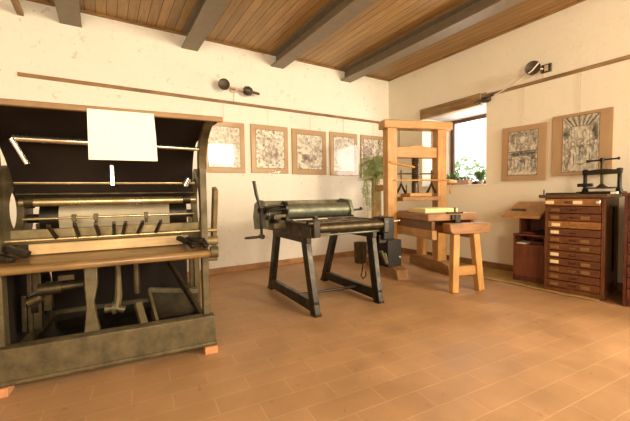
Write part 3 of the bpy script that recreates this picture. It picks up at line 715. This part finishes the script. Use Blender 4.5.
# ------------------------------------------------------------------ plants
def blades(m, c, n, L, spread, droop, w):
    for _ in range(n):
        a = random.uniform(0, 2*math.pi); sp = spread*random.uniform(.25,1); l = L*random.uniform(.6,1.1)
        d = Vector((math.cos(a), math.sin(a), 0)); s_ = Vector((-d.y, d.x, 0))
        pts = []
        for k in range(6):
            q = k/5
            pts.append(Vector(c)+d*(sp*q)+Vector((0,0,l*(q-droop*q*q))))
        prev = None
        for k, p in enumerate(pts):
            ww = w*(1-(k/5)**1.5)+.0006
            cur = (m.bm.verts.new(p-s_*ww), m.bm.verts.new(p+s_*ww))
            if prev: m.bm.faces.new((prev[0], prev[1], cur[1], cur[0]))
            prev = cur
def wp(x, y, z):
    a = R(-18); return (-1.57+x*math.cos(a)-y*math.sin(a), -1.62+x*math.sin(a)+y*math.cos(a), z)
def pot(t, r, h, mat):
    MB().lathe([(r*.7,0),(r*.95,h*.8),(r*1.08,h*.8),(r*1.08,h),(r*.9,h),(r*.85,h*.9)]).build('pot', mat, t)
t = thing('potted_fern', 'bushy green fern trailing over the rear post of the wooden press', 'plant', wp(-.02,.50,1.35))
pot(t, .07, .12, M['terra'])
m = MB()
def sprig(m, pts, n, L):
    for i in range(n):
        q = random.random()*(len(pts)-1); k = int(q); p = pts[k].lerp(pts[k+1], q-k)
        d = Vector((random.gauss(0,1), random.gauss(0,1), random.gauss(0,.7))).normalized(); s_ = d.orthogonal().normalized()*.0035
        l = L*random.uniform(.5,1.2)
        v = [m.bm.verts.new(x) for x in (p-s_, p+s_, p+d*l)]
        m.bm.faces.new(v)
for k in range(70):
    a = random.uniform(0, 2*math.pi); rr = random.uniform(.06,.27); up = random.uniform(.12,.46)
    pts = [Vector((0,0,.12)), Vector((math.cos(a)*rr*.5, math.sin(a)*rr*.5, .12+up*.8)), Vector((math.cos(a)*rr, math.sin(a)*rr, .10+up*.75)), Vector((math.cos(a)*rr*1.15, math.sin(a)*rr*1.15, .02+up*.4))]
    m.tube(pts, .002, 4, False); sprig(m, pts, 80, .06)
for k in range(26):
    a = random.uniform(2.2, 4.8); rr = random.uniform(.08,.19); dn = random.uniform(.1,.55)
    pts = [Vector((0,0,.12)), Vector((math.cos(a)*rr, math.sin(a)*rr, .1)), Vector((math.cos(a)*rr*1.2, math.sin(a)*rr*1.2, -dn*.5)), Vector((math.cos(a)*rr*1.1, math.sin(a)*rr*1.1, -dn))]
    m.tube(pts, .002, 4, False); sprig(m, pts, 70, .05)
m.build('foliage', M['fern'], t, smooth=False)
for (x, y, L, n, lb, mt) in ((.14,-1.46,.34,130,'grassy plant on the window sill beside the press post','terra'),(.18,-1.95,.38,150,'tall grassy plant at the right end of the window sill','terra'),(.22,-1.20,.34,110,'grassy plant at the far left of the window sill','terra')):
    t = thing('potted_grass', lb, 'plant', (x,y,WZ0), 0, 'grassy plants on the window sill')
    pot(t, .055, .055, M['pink'])
    m = MB(); blades(m, (0,0,.045), n, L, .26, .5, .009); m.build('foliage', M['grass'], t, smooth=False)
t = thing('flower_trough', 'pinkish clay trough with leaves between the sill grasses', 'plant', (.06,-1.72,WZ0))
m = MB(); m.prism([(-.05,0),(.05,0),(.065,.085),(.05,.085),(.045,.07),(-.045,.07),(-.05,.085),(-.065,.085)], lambda a,z: (a,-.13,z), lambda a,z: (a,.13,z)); m.build('trough', M['pink'], t, .003)
m = MB(); 
for yy in (-.09,-.03,.04,.1): blades(m, (0,yy,.07), 26, .16, .12, .5, .007)
m.build('foliage', M['grass'], t, smooth=False)

# ------------------------------------------------------------------ type cabinet
def cabinet_front(t, u0, u1, z0, z1, n, labels, knob=True, mats=None):
    dz = (z1-z0)/n
    for k in range(n):
        a = z1-(k+1)*dz
        pull = -.05 if (labels and k == 0) else 0
        mt = mats.get(k, M['oakx']) if mats else M['oakx']
        d = MB().box(u0, u1, -.012+pull, .30, a+.004, a+dz-.004).build('drawer', mt, t, .004)
        if labels:
            for q, c in (labels.get(k) or ()):
                cu = u0+(u1-u0)*q
                MB().box(cu-.042, cu+.042, -.020+pull, -.010+pull, a+dz*.24, a+dz*.68).build('label_holder', M[c], d, .002)
            um = (u0+u1)/2
            if k == 0:
                MB().lathe([(.022,0),(.024,.012),(.016,.02)], (u0+.49*1.0-.01, -.012+pull, a+dz*.5), (0,-1,0)).build('knob', M['steel'], d)
                MB().box(um-.07, um+.05, -.018+pull, -.010+pull, a+dz*.35, a+dz*.6).build('pull_slot', M['oakx'], d, .002)
            else:
                MB().tube([(um-.03,-.012,a+dz*.55),(um-.025,-.028,a+dz*.42),(um+.025,-.028,a+dz*.42),(um+.03,-.012,a+dz*.55)], .005, 6).build('drawer_pull', M['iron2'] if k % 3 else M['brass'], d)
K = thing('type_cabinet', 'brown wooden type cabinet with twelve shallow labelled drawers', 'cabinet', (-.67,-3.312,0), -84.4)
m = MB()
m.box(0,.035,0,.585,.0,1.125); m.box(.535,.57,0,.05,0,1.125); m.box(.535,.57,.50,.585,0,1.125); m.box(.535,.57,.05,.50,1.02,1.125); m.box(.535,.57,.05,.50,0,.09); m.box(.54,.555,.05,.50,.09,1.02)
m.box(.035,.535,.31,.585,.0,1.125); m.box(.035,.535,.01,.31,0,.065)
m.build('body', M['oak'], K, .004)
MB().box(-.005,.575,-.015,.0,.0,.06).build('plinth', M['oakx'], K, .003)
cabinet_front(K, .037, .533, .066, 1.122, 12,
    {0:((.06,'label'),(.60,'label')), 1:((.15,'olabel'),), 2:((.14,'olabel'),(.72,'olabel')), 3:((.16,'label'),), 4:((.14,'label'),), 5:((.14,'olabel'),(.72,'olabel')), 6:((.14,'olabel'),(.72,'olabel')), 7:((.14,'label'),),
     8:((.14,'label'),(.74,'olabel')), 9:((.14,'olabel'),(.74,'olabel')), 10:((.14,'olabel'),), 11:((.14,'olabel'),(.74,'olabel'))}, mats={0: M['oakl'], 3: M['oakl']})
MB().tube([(.574,.18,1.03),(.577,.27,1.03),(.577,.30,1.02),(.577,.30,.28)], .011, 8).build('locking_bar', M['iron'], K)
MB().box(-.045,.60,-.075,.585,1.125,1.165).build('top_slab', M['top'], K, .006)
K2 = thing('type_cabinet', 'dark red wooden cabinet at the right edge of the photo', 'cabinet', (-.668,-4.046,0), -84.4)
m = MB(); m.box(0,.03,0,.58,0,1.14); m.box(.97,1.0,0,.56,0,1.14); m.box(.03,.97,.31,.56,0,1.14); m.box(.03,.97,.01,.31,0,.07); m.build('body', M['redd'], K2, .004)  # part out of view widened to shade the floor
for k in range(9):
    a = .075+k*.118
    d = MB().box(.033,.967,-.01,.30,a+.004,a+.114).build('drawer', M['redd'], K2, .004)
    MB().lathe([(.010,0),(.010,.012),(.018,.02),(.012,.03)], (.10,-.01,a+.06), (0,-1,0)).build('knob', M['brass'], d)
MB().box(-.015,1.02,-.03,.56,1.14,1.175).build('top_slab', M['redd'], K2, .005)
# book press on top
B = thing('book_press', 'black iron book press standing on the type cabinet', 'book press', (-.67,-3.312,1.165), -84.4)
MB().box(.25,.66,.20,.46,0,.030).build('base_plate', M['iron'], B, .006)
for x in (.305,.615):
    MB().lathe([(.034,.03),(.030,.05),(.020,.07),(.019,.22),(.026,.24),(.030,.28),(.02,.29)], (x,.33,0)).build('column', M['iron'], B)
m = MB(); m.prism([(.29,.225),(.63,.225),(.64,.25),(.63,.272),(.50,.285),(.42,.285),(.29,.272),(.28,.25)], lambda x,z: (x,.30,z), lambda x,z: (x,.36,z)); m.build('yoke', M['iron'], B, .006)
MB().cyl((.46,.33,.10),(.46,.33,.40),.015).build('screw', M['iron2'], B)
MB().cyl((.33,.30,.385),(.60,.36,.40),.010).cyl((.46,.33,.37),(.46,.33,.415),.022).cyl((.32,.297,.384),(.34,.303,.385),.016).cyl((.59,.358,.4),(.61,.362,.4),.016).build('tee_handle', M['iron'], B)
m = MB(); m.box(.34,.58,.22,.44,.060,.078); m.lathe([(.06,.078),(.03,.10),(.02,.115)], (.46,.33,0)); m.build('platen', M['iron2'], B, .004)
MB().box(.255,.40,.215,.27,.085,.125).build('side_block', M['iron'], B, .006)
o = MB().box(.60,.655,.02,.09,1.165,1.19).build('card_box', M['paper'], bevel=.003); o.location = K.location; o.rotation_euler = K.rotation_euler  # white block in place of a metallic reflection
o.location.x += 0
tag(o, 'small white box at the right end of the cabinet top', 'box')
o = MB().box(-.03,.30,.10,.16,1.165,1.185).cyl((-.02,.02,1.165),(-.02,.02,1.225),.008,seg=8).build('composing_stick', M['iron2'], bevel=.002); o.location = K.location; o.rotation_euler = K.rotation_euler
tag(o, 'dark metal composing stick lying at the left of the cabinet top', 'tool')

# ------------------------------------------------------------------ shelf with sloping desk top
S = thing('desk_shelf', 'small reddish open shelf unit with a sloping honey coloured desk top', 'shelf', (-.481,-2.843,0), -84.4)
m = MB(); m.box(0,.02,0,.42,0,.64); m.box(.36,.38,0,.42,0,.64); m.box(.02,.36,.40,.42,0,.64); m.box(.02,.36,0,.40,.0,.03); m.box(-.005,.385,-.005,.42,.62,.64); m.box(.02,.36,.01,.40,.485,.505)
m.build('lower_case', M['red'], S, .003)
MB().box(.02,.36,.0,.018,.08,.485).build('front_panel', M['red'], S, .003)
MB().box(.0,.38,-.004,.01,.0,.08).build('plinth', M['redd'], S, .003)
m = MB(); m.box(.04,.06,.08,.42,.64,.93); m.box(.345,.365,.08,.42,.64,.93); m.box(.06,.345,.40,.42,.64,.93); m.build('upper_case', M['red'], S, .003)
m = MB(); m.prism([(-.17,.86),(-.17,.90),(.36,1.065),(.42,1.065),(.42,.93),(.06,.93)], lambda a,z: (-.09,a,z), lambda a,z: (.37,a,z)); m.build('sloping_top', M['tray'], S, .006)
sl = lambda a: .90+(a+.17)*(.165/.53)
m = MB(); m.prism([(.0,sl(.0)+.001),(.0,sl(.0)+.012),(.05,sl(.05)+.012),(.05,sl(.05)+.001)], lambda a,z: (-.03,a,z), lambda a,z: (.14,a,z)); o = m.build('composing_stick', M['iron'], bevel=.002)
o.location = S.location; o.rotation_euler = S.rotation_euler; tag(o, 'black composing stick on the sloping desk top', 'tool')
def onS(o, lb, cat): o.location = S.location; o.rotation_euler = S.rotation_euler; return tag(o, lb, cat)
onS(MB().box(.07,.22,.10,.30,.64,.665).build('book', plain('red_cover', (.22,.05,.035), .5), bevel=.003), 'red book lying in the upper shelf opening', 'book')
onS(MB().box(.24,.33,.12,.26,.64,.69).build('tin_box', M['dark'], bevel=.004), 'dark box beside the red book in the upper shelf', 'box')
onS(MB().box(.03,.15,.02,.24,.505,.525).build('paper_stack', M['paper'], bevel=.002), 'white papers in the lower shelf opening', 'papers')
onS(MB().box(.19,.33,.06,.30,.505,.55).build('book', M['redd'], bevel=.003), 'dark book beside the white papers in the lower shelf', 'book')

# ------------------------------------------------------------------ sheet on the floor
m = MB()
n = 24
A_ = []; B_ = []
rnd = random.Random(5)
for k in range(n+1):
    y = -1.35-2.5*k/n
    A_.append((-.72+rnd.uniform(-.015,.015)-.02*math.sin(k*.7), y, .004+.006*abs(math.sin(k*.9)))); B_.append((-.03, y, .004))
m.strip(A_, B_, [(0,0,.006)]*(n+1))
tag(m.build('floor_sheet', M['mat_floor']), 'yellowish sheet spread on the floor along the right wall', 'sheet')

# ------------------------------------------------------------------ light
W = bpy.data.worlds.new('World'); sc.world = W; W.use_nodes = True
bg = W.node_tree.nodes['Background']; bg.inputs['Color'].default_value = (1.0,.97,.90,1); bg.inputs['Strength'].default_value = 2.6
def area(name, loc, rot, sx, sy, power, col):
    l = bpy.data.lights.new(name, 'AREA'); l.shape = 'RECTANGLE'; l.size = sx; l.size_y = sy; l.energy = power; l.color = col
    o = bpy.data.objects.new(name, l); C.objects.link(o); o.location = loc; o.rotation_euler = rot
    return o
area('window_light_front', ((w2[0]+w2[1])/2, YF-.02, (w2[2]+w2[3])/2), (R(90),0,0), w2[1]-w2[0]-.1, w2[3]-w2[2]-.1, 290, (1,.88,.66))
area('window_light_front_left', ((w4[0]+w4[1])/2, YF-.02, (w4[2]+w4[3])/2), (R(90),0,0), w4[1]-w4[0]-.1, w4[3]-w4[2]-.1, 215, (1,.88,.66))  # added fill from an unseen window, brightens the right wall
area('window_light_right', (.06, (w3[0]+w3[1])/2, (w3[2]+w3[3])/2), (0,R(90),0), w3[3]-w3[2]-.1, w3[1]-w3[0]-.1, 330, (1,.89,.69))
area('window_light_niche', (.33, (WYN+YJ)/2, 1.95), (0,R(90),0), 1.05, 1.1, 36, (1,.95,.88))

# ------------------------------------------------------------------ camera
cam = bpy.data.cameras.new('camera'); co = bpy.data.objects.new('camera', cam); C.objects.link(co); sc.camera = co
cam.sensor_fit = 'HORIZONTAL'; cam.sensor_width = 36; cam.lens = 338.31184*36/630
yaw, pitch, roll = 0.55909, 0.04371, -0.01690
f = Vector((math.sin(yaw)*math.cos(pitch), math.cos(yaw)*math.cos(pitch), -math.sin(pitch)))
r = Vector((math.cos(yaw), -math.sin(yaw), 0)); u = r.cross(f)
r2 = r*math.cos(roll)+u*math.sin(roll); u2 = -r*math.sin(roll)+u*math.cos(roll)
mw = Matrix(((r2.x,u2.x,-f.x,-5.20150),(r2.y,u2.y,-f.y,-5.30267),(r2.z,u2.z,-f.z,1.2),(0,0,0,1)))
co.matrix_world = mw
sc.view_settings.view_transform = 'Standard'; sc.view_settings.look = 'None'; sc.view_settings.gamma = 1; sc.view_settings.exposure = .0
sc.cycles.max_bounces = 8; sc.cycles.diffuse_bounces = 5
sc.cycles.caustics_reflective = False; sc.cycles.caustics_refractive = False
sc.cycles.use_denoising = True
